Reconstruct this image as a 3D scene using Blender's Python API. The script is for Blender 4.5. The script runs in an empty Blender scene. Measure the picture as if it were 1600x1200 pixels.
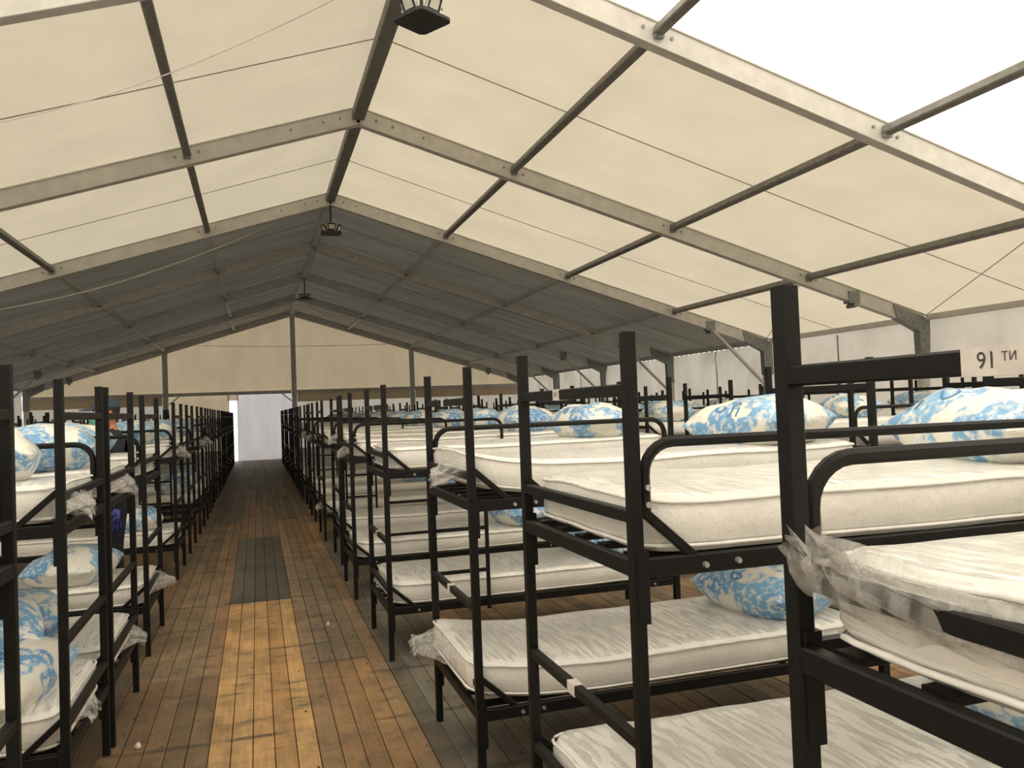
import bpy, bmesh, math, random
from mathutils import Vector, Matrix, noise

# ------------------------------------------------------------------ camera, light, exposure
S = bpy.context.scene
COL = S.collection
FWD = Vector((0.2960, 0.9548, 0.0280)); RGT = Vector((0.9546, -0.2954, -0.0381)); UPV = RGT.cross(FWD)
cam_d = bpy.data.cameras.new('camera'); cam = bpy.data.objects.new('camera', cam_d); COL.objects.link(cam)
FWD.normalize(); RGT = (RGT - FWD*RGT.dot(FWD)).normalized(); UPV = RGT.cross(FWD)
cam.matrix_world = Matrix(((RGT.x, UPV.x, -FWD.x, 0), (RGT.y, UPV.y, -FWD.y, 0), (RGT.z, UPV.z, -FWD.z, 1.5), (0, 0, 0, 1)))
cam_d.sensor_width = 36; cam_d.lens = 1289.66/1600*36; cam_d.clip_end = 400; cam_d.clip_start = 0.02
S.camera = cam

w = bpy.data.worlds.new('sky'); S.world = w; w.use_nodes = True
bg = w.node_tree.nodes['Background']
bg.inputs[0].default_value = (0.95, 0.97, 1.0, 1); bg.inputs[1].default_value = 2.2       # bright even overcast
sun_d = bpy.data.lights.new('sun', 'SUN'); sun = bpy.data.objects.new('sun', sun_d); COL.objects.link(sun)
sun_d.energy = 3.2; sun_d.angle = math.radians(12); sun_d.color = (1.0, 0.95, 0.87)
sun.rotation_euler = (math.radians(-8), math.radians(38), 0)                                # high, from the right
S.view_settings.view_transform = 'Standard'; S.view_settings.look = 'None'
S.view_settings.gamma = 1; S.view_settings.use_curve_mapping = False
S.view_settings.exposure = 0.52
S.cycles.use_denoising = True
S.cycles.max_bounces = 10; S.cycles.diffuse_bounces = 5; S.cycles.transparent_max_bounces = 12

RND = random.Random(7)

# ------------------------------------------------------------------ materials
def mat(name):
    m = bpy.data.materials.new(name); m.use_nodes = True; nt = m.node_tree
    for n in list(nt.nodes):
        if n.type != 'OUTPUT_MATERIAL': nt.nodes.remove(n)
    return m, nt, nt.nodes['Material Output']
def N(nt, t, **kw):
    n = nt.nodes.new(t)
    for k, v in kw.items():
        if k.startswith('i_'): n.inputs[k[2:].replace('_', ' ')].default_value = v
        else: setattr(n, k, v)
    return n
def ramp(nt, fac, stops):
    r = nt.nodes.new('ShaderNodeValToRGB'); e = r.color_ramp.elements
    e[0].position, e[0].color = stops[0][0], (*stops[0][1], 1)
    e[1].position, e[1].color = stops[-1][0], (*stops[-1][1], 1)
    for p, c in stops[1:-1]:
        x = e.new(p); x.color = (*c, 1)
    nt.links.new(fac, r.inputs[0]); return r.outputs[0]
def coords(nt, scale=(1, 1, 1), kind='Object'):
    if kind == 'World':
        o = nt.nodes.new('ShaderNodeNewGeometry').outputs['Position']
    else: o = nt.nodes.new('ShaderNodeTexCoord').outputs[kind]
    mp = nt.nodes.new('ShaderNodeMapping'); mp.inputs['Scale'].default_value = scale
    nt.links.new(o, mp.inputs[0]); return mp.outputs[0]
def noise_tex(nt, vec, scale, detail=4, rough=.55):
    n = N(nt, 'ShaderNodeTexNoise'); n.inputs['Scale'].default_value = scale
    n.inputs['Detail'].default_value = detail; n.inputs['Roughness'].default_value = rough
    nt.links.new(vec, n.inputs['Vector']); return n.outputs['Fac']
def bump(nt, h, strength, dist=.01):
    b = N(nt, 'ShaderNodeBump'); b.inputs['Strength'].default_value = strength; b.inputs['Distance'].default_value = dist
    nt.links.new(h, b.inputs['Height']); return b.outputs[0]

def simple(name, color, rough=.5, metal=0., nscale=20, var=.12, bmp=0.):
    m, nt, out = mat(name); p = N(nt, 'ShaderNodeBsdfPrincipled')
    f = noise_tex(nt, coords(nt), nscale)
    lo = tuple(c*(1-var) for c in color); hi = tuple(min(1, c*(1+var)) for c in color)
    nt.links.new(ramp(nt, f, [(.3, lo), (.7, hi)]), p.inputs['Base Color'])
    p.inputs['Roughness'].default_value = rough; p.inputs['Metallic'].default_value = metal
    if bmp: nt.links.new(bump(nt, f, bmp, .004), p.inputs['Normal'])
    nt.links.new(p.outputs[0], out.inputs[0]); return m

def fabric(name, refl, trans, wr=.25, wscale=1.2, stretch=(1, 1, 1), dirt=.08):
    """PVC tent cloth: part of the daylight outside passes through it"""
    m, nt, out = mat(name)
    v = coords(nt, stretch, 'World'); f = noise_tex(nt, v, wscale, 5, .6)
    d = N(nt, 'ShaderNodeBsdfDiffuse'); t = N(nt, 'ShaderNodeBsdfTranslucent'); a = N(nt, 'ShaderNodeAddShader')
    for node, c in ((d, refl), (t, trans)):
        lo = tuple(x*(1-dirt) for x in c); nt.links.new(ramp(nt, f, [(.35, lo), (.65, c)]), node.inputs['Color'])
    b = bump(nt, f, wr, .05)
    nt.links.new(b, d.inputs['Normal'])
    nt.links.new(d.outputs[0], a.inputs[0]); nt.links.new(t.outputs[0], a.inputs[1]); nt.links.new(a.outputs[0], out.inputs[0])
    return m

M = {}
M['pvc_white'] = fabric('white_roof_cloth', (.39, .375, .35), (.52, .475, .395))
M['pvc_cream'] = fabric('cream_roof_cloth', (.45, .42, .36), (.147, .126, .090))
M['pvc_dark'] = fabric('blockout_roof_cloth', (.36, .335, .295), (.0160, .0148, .0120), wr=.5, stretch=(.5, 2.2, .5), dirt=.25)
M['pvc_gable'] = fabric('gable_cloth', (.42, .36, .26), (.150, .120, .078), stretch=(1.5, 1, .6), dirt=.12)
M['pvc_wall'] = fabric('side_wall_cloth', (.45, .42, .37), (.152, .138, .115), wr=.6, wscale=1.6, dirt=.15)
M['pvc_door'] = fabric('white_door_sheet', (.5, .5, .49), (.20, .193, .188), wr=.5, stretch=(4, 1, .4), dirt=.1)
M['alu'] = simple('galvanised_aluminium', (.58, .56, .52), .5, .12, 7, .10, .1)
M['alu_dark'] = simple('galvanised_bracket', (.24, .25, .24), .5, .4, 30, .25)
M['ridge'] = simple('shaded_aluminium', (.20, .188, .17), .55, .2, 12, .2)  # aluminium darkened: underside shade of ridge beam and purlins put into the colour
M['steel'] = simple('black_powder_coat', (.0085, .0080, .0076), .48, 0, 60, .2)
M['steel'].node_tree.nodes['Principled BSDF'].inputs['Specular IOR Level'].default_value = .22
M['bolt'] = simple('zinc_bolt', (.62, .62, .6), .3, .8, 60, .1)
M['tape'] = simple('paper_label', (.66, .62, .58), .45, 0, 30, .12)
M['ink'] = simple('marker_ink', (.06, .055, .06), .6)
M['cord'] = simple('grey_cord', (.34, .32, .28), .6)
M['white_cord'] = simple('white_cord', (.75, .72, .65), .6)
M['black'] = simple('black_plastic', (.012, .012, .012), .5)
M['navy'] = simple('navy_cloth', (.012, .013, .022), .85, 0, 40, .3, .3)
M['cap'] = simple('navy_cap_cloth', (.035, .06, .10), .8, 0, 60, .3, .3)
M['glove'] = simple('violet_blue_glove', (.06, .06, .34), .45)
M['skin'] = simple('skin', (.48, .20, .11), .5, 0, 30, .08)
M['mask'] = simple('green_mask', (.12, .55, .38), .7)
M['hair'] = simple('dark_hair', (.02, .014, .01), .6)
M['ground'] = simple('asphalt', (.3, .29, .27), .9, 0, 3, .2)
M['lamp_glass'] = simple('lamp_glass', (.62, .6, .53), .25)
M['teal'] = simple('teal_tape', (.02, .09, .11), .5)
M['litter'] = simple('paper_scrap', (.75, .73, .68), .8)

def mattress_mat():
    m, nt, out = mat('plastic_wrapped_ticking'); p = N(nt, 'ShaderNodeBsdfPrincipled')
    c = coords(nt, (20, 2.6, 14)); rot = c.node; rot.inputs['Rotation'].default_value = (0, 0, .5)
    st = noise_tex(nt, c, 2.2, 5, .6); fine = noise_tex(nt, coords(nt, (1, 1, 1)), 6, 5)
    nt.links.new(ramp(nt, fine, [(.3, (.76, .735, .68)), (.7, (.86, .84, .79))]), p.inputs['Base Color'])
    p.inputs['Roughness'].default_value = .42
    p.inputs['Coat Weight'].default_value = .6; p.inputs['Coat Roughness'].default_value = .13
    cr = ramp(nt, st, [(.50, (0, 0, 0)), (.62, (.9,)*3), (.70, (.2,)*3)])
    ge = nt.nodes.new('ShaderNodeNewGeometry'); sp = nt.nodes.new('ShaderNodeSeparateXYZ'); nt.links.new(ge.outputs['True Normal'], sp.inputs[0])
    up = ramp(nt, sp.outputs[2], [(.5, (.12,)*3), (.9, (1, 1, 1))])          # the film is slack on top and taut on the sides
    cm = N(nt, 'ShaderNodeMath', operation='MULTIPLY'); nt.links.new(cr, cm.inputs[0]); nt.links.new(up, cm.inputs[1])
    mx = N(nt, 'ShaderNodeMath', operation='ADD'); nt.links.new(cm.outputs[0], mx.inputs[0]); nt.links.new(fine, mx.inputs[1])
    b = bump(nt, mx.outputs[0], .75, .012)
    nt.links.new(b, p.inputs['Normal']); nt.links.new(b, p.inputs['Coat Normal'])
    nt.links.new(p.outputs[0], out.inputs[0]); return m
M['mattress'] = mattress_mat()
M['piping'] = simple('mattress_piping', (.82, .80, .76), .4)

def film():
    m, nt, out = mat('clear_plastic_film')
    t = N(nt, 'ShaderNodeBsdfTransparent'); p = N(nt, 'ShaderNodeBsdfPrincipled'); mx = N(nt, 'ShaderNodeMixShader')
    p.inputs['Base Color'].default_value = (.74, .73, .70, 1); p.inputs['Roughness'].default_value = .18
    f = noise_tex(nt, coords(nt, (1, 3, 1)), 12, 3, .55)
    nt.links.new(bump(nt, f, .8, .02), p.inputs['Normal'])
    r = ramp(nt, f, [(.32, (.10,)*3), (.72, (.50,)*3)])
    nt.links.new(r, mx.inputs[0]); nt.links.new(t.outputs[0], mx.inputs[1]); nt.links.new(p.outputs[0], mx.inputs[2])
    nt.links.new(mx.outputs[0], out.inputs[0]); return m
M['film'] = film()

def pillow_mat():
    m, nt, out = mat('blue_printed_pillow'); p = N(nt, 'ShaderNodeBsdfPrincipled')
    tc = nt.nodes.new('ShaderNodeTexCoord'); oi = nt.nodes.new('ShaderNodeObjectInfo')
    sc = N(nt, 'ShaderNodeVectorMath', operation='SCALE'); sc.inputs['Scale'].default_value = 40
    cb = nt.nodes.new('ShaderNodeCombineXYZ')
    nt.links.new(oi.outputs['Random'], cb.inputs[0]); nt.links.new(oi.outputs['Random'], cb.inputs[1])
    nt.links.new(cb.outputs[0], sc.inputs[0])
    ad = N(nt, 'ShaderNodeVectorMath', operation='ADD'); nt.links.new(tc.outputs['Object'], ad.inputs[0]); nt.links.new(sc.outputs[0], ad.inputs[1])
    big = noise_tex(nt, ad.outputs[0], 5.2, 2, .5); fine = noise_tex(nt, ad.outputs[0], 34, 4, .65)
    mk = ramp(nt, big, [(.455, (0, 0, 0)), (.49, (1, 1, 1))]); fk = ramp(nt, fine, [(.38, (.10,)*3), (.52, (1, 1, 1))])
    mul = N(nt, 'ShaderNodeMath', operation='MULTIPLY'); nt.links.new(mk, mul.inputs[0]); nt.links.new(fk, mul.inputs[1])
    mix = nt.nodes.new('ShaderNodeMix'); mix.data_type = 'RGBA'
    blue = ramp(nt, noise_tex(nt, ad.outputs[0], 3, 1), [(.35, (.10, .30, .58)), (.65, (.22, .47, .72))])
    mix.inputs[6].default_value = (.80, .785, .71, 1); nt.links.new(blue, mix.inputs[7]); nt.links.new(mul.outputs[0], mix.inputs[0])
    nt.links.new(mix.outputs[2], p.inputs['Base Color'])
    p.inputs['Roughness'].default_value = .55; p.inputs['Coat Weight'].default_value = .5; p.inputs['Coat Roughness'].default_value = .15
    b = bump(nt, noise_tex(nt, tc.outputs['Object'], 11, 5), .7, .03)
    nt.links.new(b, p.inputs['Coat Normal']); nt.links.new(b, p.inputs['Normal'])
    nt.links.new(p.outputs[0], out.inputs[0]); return m
M['pillow'] = pillow_mat()
M['print_blue'] = simple('print_ink_blue', (.05, .21, .47), .5)

def plank_mat():
    m, nt, out = mat('worn_floor_boards'); p = N(nt, 'ShaderNodeBsdfPrincipled')
    at = nt.nodes.new('ShaderNodeAttribute'); at.attribute_name = 'Col'
    g = noise_tex(nt, coords(nt, (60, 2.2, 1), 'World'), 1.0, 4, .6)
    blot = noise_tex(nt, coords(nt, (2.2, 1.6, 1), 'World'), 1.7, 6, .68)
    stain = noise_tex(nt, coords(nt, (3, 7.5, 1), 'World'), 1.3, 4, .6)
    def mixc(fac, a, b, mode='MULTIPLY', f=1.):
        x = nt.nodes.new('ShaderNodeMix'); x.data_type = 'RGBA'; x.blend_type = mode; x.inputs[0].default_value = f
        if fac is not None: nt.links.new(fac, x.inputs[0])
        nt.links.new(a, x.inputs[6])
        if isinstance(b, tuple): x.inputs[7].default_value = (*b, 1)
        else: nt.links.new(b, x.inputs[7])
        return x.outputs[2]
    c = mixc(None, at.outputs['Color'], ramp(nt, g, [(.3, (.78, .76, .73)), (.7, (1.08, 1.06, 1.03))]))
    c = mixc(None, c, ramp(nt, blot, [(.28, (.46, .47, .48)), (.5, (1.0, 1.0, 1.0)), (.72, (1.45, 1.36, 1.18))]))
    c = mixc(ramp(nt, stain, [(.56, (0, 0, 0)), (.72, (.75,)*3)]), c, (.055, .05, .042), 'MIX')
    # nail heads: a row of dark dots every 0.46 m along the boards
    vo = N(nt, 'ShaderNodeTexVoronoi'); vo.inputs['Randomness'].default_value = .35; vo.inputs['Scale'].default_value = 1
    nt.links.new(coords(nt, (10.6, 4.4, 1), 'World'), vo.inputs['Vector'])
    nt_f = ramp(nt, vo.outputs['Distance'], [(.055, (1, 1, 1)), (.085, (0, 0, 0))])
    c = mixc(nt_f, c, (.02, .015, .012), 'MIX')
    # grime lines across the boards above the joists
    wv = N(nt, 'ShaderNodeTexWave'); wv.bands_direction = 'Y'; wv.inputs['Scale'].default_value = .42; wv.inputs['Distortion'].default_value = 1.2; wv.inputs['Detail'].default_value = 2; wv.inputs['Detail Scale'].default_value = 1.5
    nt.links.new(coords(nt, (.15, 1, 1), 'World'), wv.inputs['Vector'])
    gl = N(nt, 'ShaderNodeMath', operation='MULTIPLY'); nt.links.new(ramp(nt, wv.outputs['Fac'], [(.985, (0, 0, 0)), (1.0, (.8,)*3)]), gl.inputs[0])
    nt.links.new(ramp(nt, noise_tex(nt, coords(nt, (2, 2, 1), 'World'), 1.5, 3), [(.42, (0, 0, 0)), (.6, (1, 1, 1))]), gl.inputs[1])
    c = mixc(gl.outputs[0], c, (.04, .034, .028), 'MIX')
    nt.links.new(c, p.inputs['Base Color']); p.inputs['Roughness'].default_value = .62
    nt.links.new(bump(nt, g, .25, .003), p.inputs['Normal'])
    nt.links.new(p.outputs[0], out.inputs[0]); return m
M['plank'] = plank_mat()
M['subfloor'] = simple('dark_joist_gap', (.02, .017, .013), .9)

# ------------------------------------------------------------------ mesh helpers
def mesh_from(name, verts, faces, smooth=False):
    me = bpy.data.meshes.new(name); me.from_pydata([tuple(v) for v in verts], [], faces); me.update()
    if smooth:
        for p in me.polygons: p.use_smooth = True
    return me
class MB:
    def __init__(s): s.v = []; s.f = []
    def add(s, v, f):
        o = len(s.v); s.v += [Vector(x) for x in v]; s.f += [tuple(i+o for i in t) for t in f]; return s
    def bar(s, a, b, wd, ht, up=(0, 0, 1), ch=.12):
        """rectangular tube from a to b with chamfered edges; ht along up"""
        a = Vector(a); b = Vector(b); d = (b-a).normalized(); up = Vector(up)
        x = d.cross(up)
        if x.length < 1e-5: x = d.cross(Vector((0, 1, 0)))
        x.normalize(); u = x.cross(d).normalized()
        c = min(wd, ht)*ch; W = wd/2; H = ht/2
        pr = [(W-c, -H), (W, -H+c), (W, H-c), (W-c, H), (-W+c, H), (-W, H-c), (-W, -H+c), (-W+c, -H)]
        vs = [a+x*i+u*j for i, j in pr]+[b+x*i+u*j for i, j in pr]
        fs = [(i, (i+1) % 8, 8+(i+1) % 8, 8+i) for i in range(8)]+[tuple(range(7, -1, -1)), tuple(range(8, 16))]
        return s.add(vs, fs)
    def box(s, lo, hi, ch=.0):
        (x0, y0, z0), (x1, y1, z1) = lo, hi
        if ch:
            return s.bar(((x0+x1)/2, (y0+y1)/2, z0), ((x0+x1)/2, (y0+y1)/2, z1), y1-y0, x1-x0, (1, 0, 0), ch)
        vs = [(x, y, z) for z in (z0, z1) for y in (y0, y1) for x in (x0, x1)]
        return s.add(vs, [(0, 2, 3, 1), (4, 5, 7, 6), (0, 1, 5, 4), (2, 6, 7, 3), (1, 3, 7, 5), (0, 4, 6, 2)])
    def cyl(s, a, b, r, n=8, r2=None):
        a = Vector(a); b = Vector(b); d = (b-a).normalized(); x = d.orthogonal().normalized(); y = d.cross(x); r2 = r if r2 is None else r2
        vs = [a+(x*math.cos(2*math.pi*i/n)+y*math.sin(2*math.pi*i/n))*r for i in range(n)]+[b+(x*math.cos(2*math.pi*i/n)+y*math.sin(2*math.pi*i/n))*r2 for i in range(n)]
        return s.add(vs, [(i, (i+1) % n, n+(i+1) % n, n+i) for i in range(n)]+[tuple(range(n-1, -1, -1)), tuple(range(n, 2*n))])
    def sweep(s, path, r, n=6, rz=None):
        path = [Vector(p) for p in path]; rings = []
        for i, p in enumerate(path):
            d = (path[min(i+1, len(path)-1)]-path[max(i-1, 0)]).normalized()
            x = d.cross(Vector((0, 1, 0)) if abs(d.y) < .9 else Vector((1, 0, 0))).normalized(); y = d.cross(x)
            rings.append([p+x*(math.cos(2*math.pi*(k+.5)/n)*r)+y*(math.sin(2*math.pi*(k+.5)/n)*(rz or r)) for k in range(n)])
        o = [v for rr in rings for v in rr]; fs = []
        for i in range(len(path)-1):
            for k in range(n): fs.append((i*n+k, i*n+(k+1) % n, (i+1)*n+(k+1) % n, (i+1)*n+k))
        fs += [tuple(range(n-1, -1, -1)), tuple(range((len(path)-1)*n, len(path)*n))]
        return s.add(o, fs)
    def mesh(s, name, smooth=False):
        me = mesh_from(name, s.v, s.f, smooth); bm = bmesh.new(); bm.from_mesh(me)
        bmesh.ops.recalc_face_normals(bm, faces=bm.faces); bm.to_mesh(me); bm.free()
        if smooth:
            for p in me.polygons: p.use_smooth = True
        return me
def link(name, me, m=None, parent=None, loc=None, rot=None):
    o = bpy.data.objects.new(name, me); COL.objects.link(o)
    if m is not None and me is not None and not me.materials: me.materials.append(M[m])
    if parent: o.parent = parent
    if loc is not None: o.location = loc
    if rot is not None: o.rotation_euler = rot
    return o
def tag(o, label, cat, group=None):
    o['label'] = label; o['category'] = cat
    if group: o['group'] = group
    return o
def struct(name, me=None, m=None):
    o = link(name, me, m); o['kind'] = 'structure'; return o
def text_mesh(body, size):
    c = bpy.data.curves.new('lettering', 'FONT'); c.body = body; c.size = size; c.align_x = 'CENTER'; c.align_y = 'CENTER'
    o = bpy.data.objects.new('lettering', c); COL.objects.link(o)
    dg = bpy.context.evaluated_depsgraph_get(); me = bpy.data.meshes.new_from_object(o.evaluated_get(dg))
    bpy.data.objects.remove(o); bm = bmesh.new(); bm.from_mesh(me); bmesh.ops.triangulate(bm, faces=bm.faces); bm.to_mesh(me); bm.free()
    me.materials.clear(); return me

# ------------------------------------------------------------------ ground and board floor
ground = struct('ground', MB().box((-60, -60, -.40), (60, 90, -.30)).mesh('ground'), 'ground')
floor = struct('floor', MB().box((-7.2, -6.0, -.12), (9.8, 30.3, -.022)).mesh('floor'), 'subfloor')
PALETTE = [(.25, .158, .082), (.22, .15, .086), (.18, .135, .088), (.13, .112, .084), (.285, .178, .09), (.17, .12, .076)]
YEL = (.46, .268, .110); GREY = (.098, .090, .070); BRN = (.285, .172, .084); GBR = (.20, .142, .088); DGR = (.13, .113, .086)
FIX = {(0, 0): YEL, (0, 1): GREY, (0, 2): (.22, .15, .09), (1, 0): BRN, (1, 1): GBR, (1, 2): (.26, .168, .09), (2, 0): DGR, (2, 1): DGR, (-1, 0): (.20, .128, .07),
       (-1, 1): (.22, .148, .084), (-2, 0): (.14, .105, .07), (-2, 1): (.17, .118, .07), (3, 0): (.13, .10, .07)}
PW, PL = .4755, 3.71
stuff_v, stuff_f, stuff_c = [], [], []
def colour_mesh(me, cols):
    a = me.color_attributes.new('Col', 'FLOAT_COLOR', 'POINT')
    for i, c in enumerate(cols): a.data[i].color = (*c, 1)
nobj = 0
for c in range(-15, 18):
    off = 3.36 if c % 2 == 0 else 1.47
    for r in range(-3, 8):
        y0 = off+r*PL; y1 = y0+PL
        y0c, y1c = max(y0, -5.9), min(y1, 30.2)
        if y1c-y0c < .1: continue
        key = (c, r)
        base = FIX.get(key) or RND.choice(PALETTE)
        single = -2 <= c <= 4 and 0 <= r <= 2 or (-2 <= c <= 3 and r == -1 and c % 2) or (c in (5, 6) and 0 <= r <= 1)
        for k in range(5):
            x0 = -.25+c*PW+k*PW/5; x1 = x0+PW/5
            if x0 < -7.15 or x1 > 9.75: continue
            v = RND.uniform(.78, 1.26); t = RND.uniform(-.09, .09)
            col = (base[0]*v*(1+t), base[1]*v, base[2]*v*(1-t))
            lift = RND.uniform(-.0018, .0018)+(-.001 if k else .001)
            g = .0018; mb = MB().bar(((x0+x1)/2, y0c+.003, -.011+lift), ((x0+x1)/2, y1c-.003, -.011+lift), PW/5-2*g, .022, (0, 0, 1), .08)
            if single and nobj < 300:
                me = mb.mesh('plank'); colour_mesh(me, [col]*len(me.vertices)); link('plank', me, 'plank', floor); nobj += 1
            else:
                o = len(stuff_v); stuff_v += mb.v; stuff_f += [tuple(i+o for i in f) for f in mb.f]; stuff_c += [col]*len(mb.v)
me = mesh_from('plank_field', stuff_v, stuff_f); colour_mesh(me, stuff_c)
pf = link('plank_field', me, 'plank', floor); pf['kind'] = 'stuff'
def scrap(x, y, s, lab, seed):
    r = random.Random(seed); n = 7
    vs = [(math.cos(i*6.283/n)*s*r.uniform(.6, 1.1), math.sin(i*6.283/n)*s*r.uniform(.6, 1.1), .004+r.uniform(0, .012)) for i in range(n)]
    vs += [(a*.5, b*.5, .018+r.uniform(0, .008)) for a, b, _ in vs]+[(0, 0, .016)]
    vs += [(a, b, 0.001) for a, b, _ in vs[:n]]
    fs = [(i, (i+1) % n, n+(i+1) % n, n+i) for i in range(n)]+[(n+i, n+(i+1) % n, 2*n) for i in range(n)]+[(2*n+1+i, 2*n+1+(i+1) % n, (i+1) % n, i) for i in range(n)]+[tuple(2*n+1+i for i in range(n-1, -1, -1))]
    tag(link('paper_scrap', mesh_from('paper_scrap', vs, fs), 'litter', None, (x, y, 0.001)), lab, 'litter')
scrap(-.565, 4.195, .018, 'small white paper scrap on the dark boards near the left bunks', 3)
scrap(.441, 6.06, .013, 'tiny white paper scrap on the brown boards right of the aisle centre', 5)

# ------------------------------------------------------------------ tent frame and cloth
X0, ZR, SL = 1.278, 5.123, .305
PP = [0, 1.962, 4.207, 6.355, 8.374]
YR = [10.076+4.002*(k-1) for k in range(-3, 7)]        # rafters, last one is the far gable
NR = len(YR); I0 = 3                                   # YR[I0] is the first rafter seen in the photo
def zr(i): return ZR-abs(i)*SL
ceil = struct('ceiling')
EAVE = PP[4]
LIFT = .118
def roof_sheet(ya, yb, s, sag, seed):
    nx, ny = 26, 12; vs = []; fs = []
    for j in range(ny+1):
        for i in range(nx+1):
            d = i/nx*(EAVE+.12); y = ya+(yb-ya)*j/ny
            b = math.sin(math.pi*j/ny)
            z = zr(d)+LIFT-sag*b*(.35+.65*math.sin(math.pi*min(1, i/nx)))+.012*noise.noise(Vector((d*.9, y*.8, seed)))*b
            vs.append((X0+s*d, y, z))
    for j in range(ny):
        for i in range(nx):
            a = j*(nx+1)+i; fs.append((a, a+1, a+nx+2, a+nx+1))
    return mesh_from('roof_panel', vs, fs, True)
for k in range(NR-1):
    ya, yb = YR[k], YR[k+1]
    m = 'pvc_white' if k < I0 else ('pvc_cream' if k < I0+2 else 'pvc_dark')
    for s in (-1, 1):
        link('roof_panel', roof_sheet(ya, yb+(.12 if k == NR-2 else 0), s, .05, k*2+s), m, ceil)
        ym = (ya+yb)/2
        if k >= I0-1:
            mb = MB(); pts = [(X0+s*d, ym, zr(d)+LIFT-.05*(.35+.65*math.sin(math.pi*min(1, d/(EAVE+.12))))-.008) for d in [i/14*EAVE for i in range(15)]]
            for a, b in zip(pts, pts[1:]): mb.bar(a, b, .014, .006)
            link('seam', mb.mesh('seam'), 'cord', ceil)
BOLT_ME = MB().cyl((0, -.012, 0), (0, .012, 0), .016, 8).mesh('bolt')
for k in range(NR):
    y = YR[k]
    for s in (-1, 1):
        mb = MB(); nrm = Vector((s*SL, 0, 1)).normalized()
        mb.bar((X0, y, ZR), (X0+s*EAVE, y, zr(EAVE)), .085, .195, nrm, .05)
        for q in (-1, 1):                               # keder flanges along the top and bottom edge
            mb.bar(Vector((X0, y, ZR))+nrm*q*.098, Vector((X0+s*EAVE, y, zr(EAVE)))+nrm*q*.098, .115, .018, nrm, .2)
        rf = link('rafter', mb.mesh('rafter'), 'alu', ceil)
        if k >= I0-1:
            for d in (.22, .42, .8, PP[1]-.13, PP[1]+.13, PP[2]-.13, PP[2]+.13, PP[3]-.13, PP[3]+.13):
                b = link('bolt', BOLT_ME, 'alu_dark', rf, (X0+s*d, y-.042, zr(d)+.012))
        # eave knee plate and leg
        ex = X0+s*EAVE
        mk = MB()
        pr = [(-.55, .245), (-.5, .04), (-.10, -.16), (-.09, -.62), (.10, -.62), (.10, .02)]
        pr = [(ex+s*a, zr(EAVE)+b-(.0 if i > 1 else .0)) for i, (a, b) in enumerate(pr)]
        vs = [(a, y-.062, b) for a, b in pr]+[(a, y+.062, b) for a, b in pr]; n = 6
        mk.add(vs, [(i, (i+1) % n, n+(i+1) % n, n+i) for i in range(n)]+[tuple(range(n)), tuple(range(2*n-1, n-1, -1))])
        for a, b in ((-.40, .12), (-.2, -.02), (0, -.12), (0, -.3), (0, -.52)):
            mk.cyl((ex+s*a, y-.075, zr(EAVE)+b), (ex+s*a, y-.06, zr(EAVE)+b), .016, 8)
        link('knee_plate', mk.mesh('knee_plate'), 'alu_dark', ceil)
        lg = MB().bar((ex, y, -.02), (ex, y, zr(EAVE)-.05), .165, .085, (0, 1, 0), .05)
        if k >= I0-1: lg.bar((ex, y-.05, 1.60), (ex, y-.05, 1.80), .12, .02, (0, 1, 0), .05)
        link('leg', lg.mesh('leg'), 'alu', ceil)
        if k > I0+1 and k < NR-1:                       # diagonal knee brace
            br = MB().bar((ex-s*1.22, y-.03, zr(EAVE-1.22)-.08), (ex-s*.12, y-.03, 1.80), .05, .05, (0, 1, 0), .1)
            link('knee_brace', br.mesh('knee_brace'), 'alu', ceil)
        if k >= I0:
            d = EAVE-1.25; bk = MB().box((X0+s*d-.09, y-.07, zr(d)-.12), (X0+s*d+.09, y+.07, zr(d)+.06)); bk.cyl((X0+s*d, y-.09, zr(d)-.15), (X0+s*d, y+.09, zr(d)-.15), .035, 8)
            link('brace_bracket', bk.mesh('brace_bracket'), 'alu_dark', ceil)
    if k < NR-1:
        y2 = YR[k+1]
        link('ridge_beam', MB().bar((X0, y+.05, ZR+.0), (X0, y2-.05, ZR+.0), .15, .12, (0, 0, 1), .08).mesh('ridge_beam'), 'ridge' if k < I0+2 else 'alu', ceil)
        for s in (-1, 1):
            for i in (1, 2, 3):
                z = zr(PP[i])+.02; nrm = Vector((s*SL, 0, 1))
                pu = link('purlin', MB().bar((X0+s*PP[i], y+.05, z), (X0+s*PP[i], y2-.05, z), .085, .085, nrm, .12).mesh('purlin'), 'ridge' if k < I0+2 else 'alu', ceil)  # bright bays take the aluminium copy with shade painted in
                for yy in (y+.06, y2-.06):
                    link('clamp', MB().box((X0+s*PP[i]-.04, yy-.03, z-.065), (X0+s*PP[i]+.04, yy+.03, z-.01)).mesh('clamp'), 'alu_dark', pu)
            ex = X0+s*EAVE
            link('eave_beam', MB().bar((ex+s*.06, y+.06, zr(EAVE)+.05), (ex+s*.06, y2-.06, zr(EAVE)+.05), .08, .09, (0, 0, 1), .1).mesh('eave_beam'), 'alu', ceil)
def cable(a, b, r=.006, m='cord', sag=0, name='cable'):
    a = Vector(a); b = Vector(b); n = 12 if sag else 1
    mb = MB(); pts = [a.lerp(b, i/n)-Vector((0, 0, sag*4*(i/n)*(1-i/n))) for i in range(n+1)]
    mb.sweep(pts, r, 5); return link(name, mb.mesh(name, True), m, ceil)
for k in range(I0-1, NR-1):
    ya, yb = YR[k], YR[k+1]
    for s in (-1, 1):
        cable((X0+s*(EAVE-.1), yb-.1, zr(EAVE)+.02), (X0+s*PP[3], ya+.1, zr(PP[3])-.02))
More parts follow.
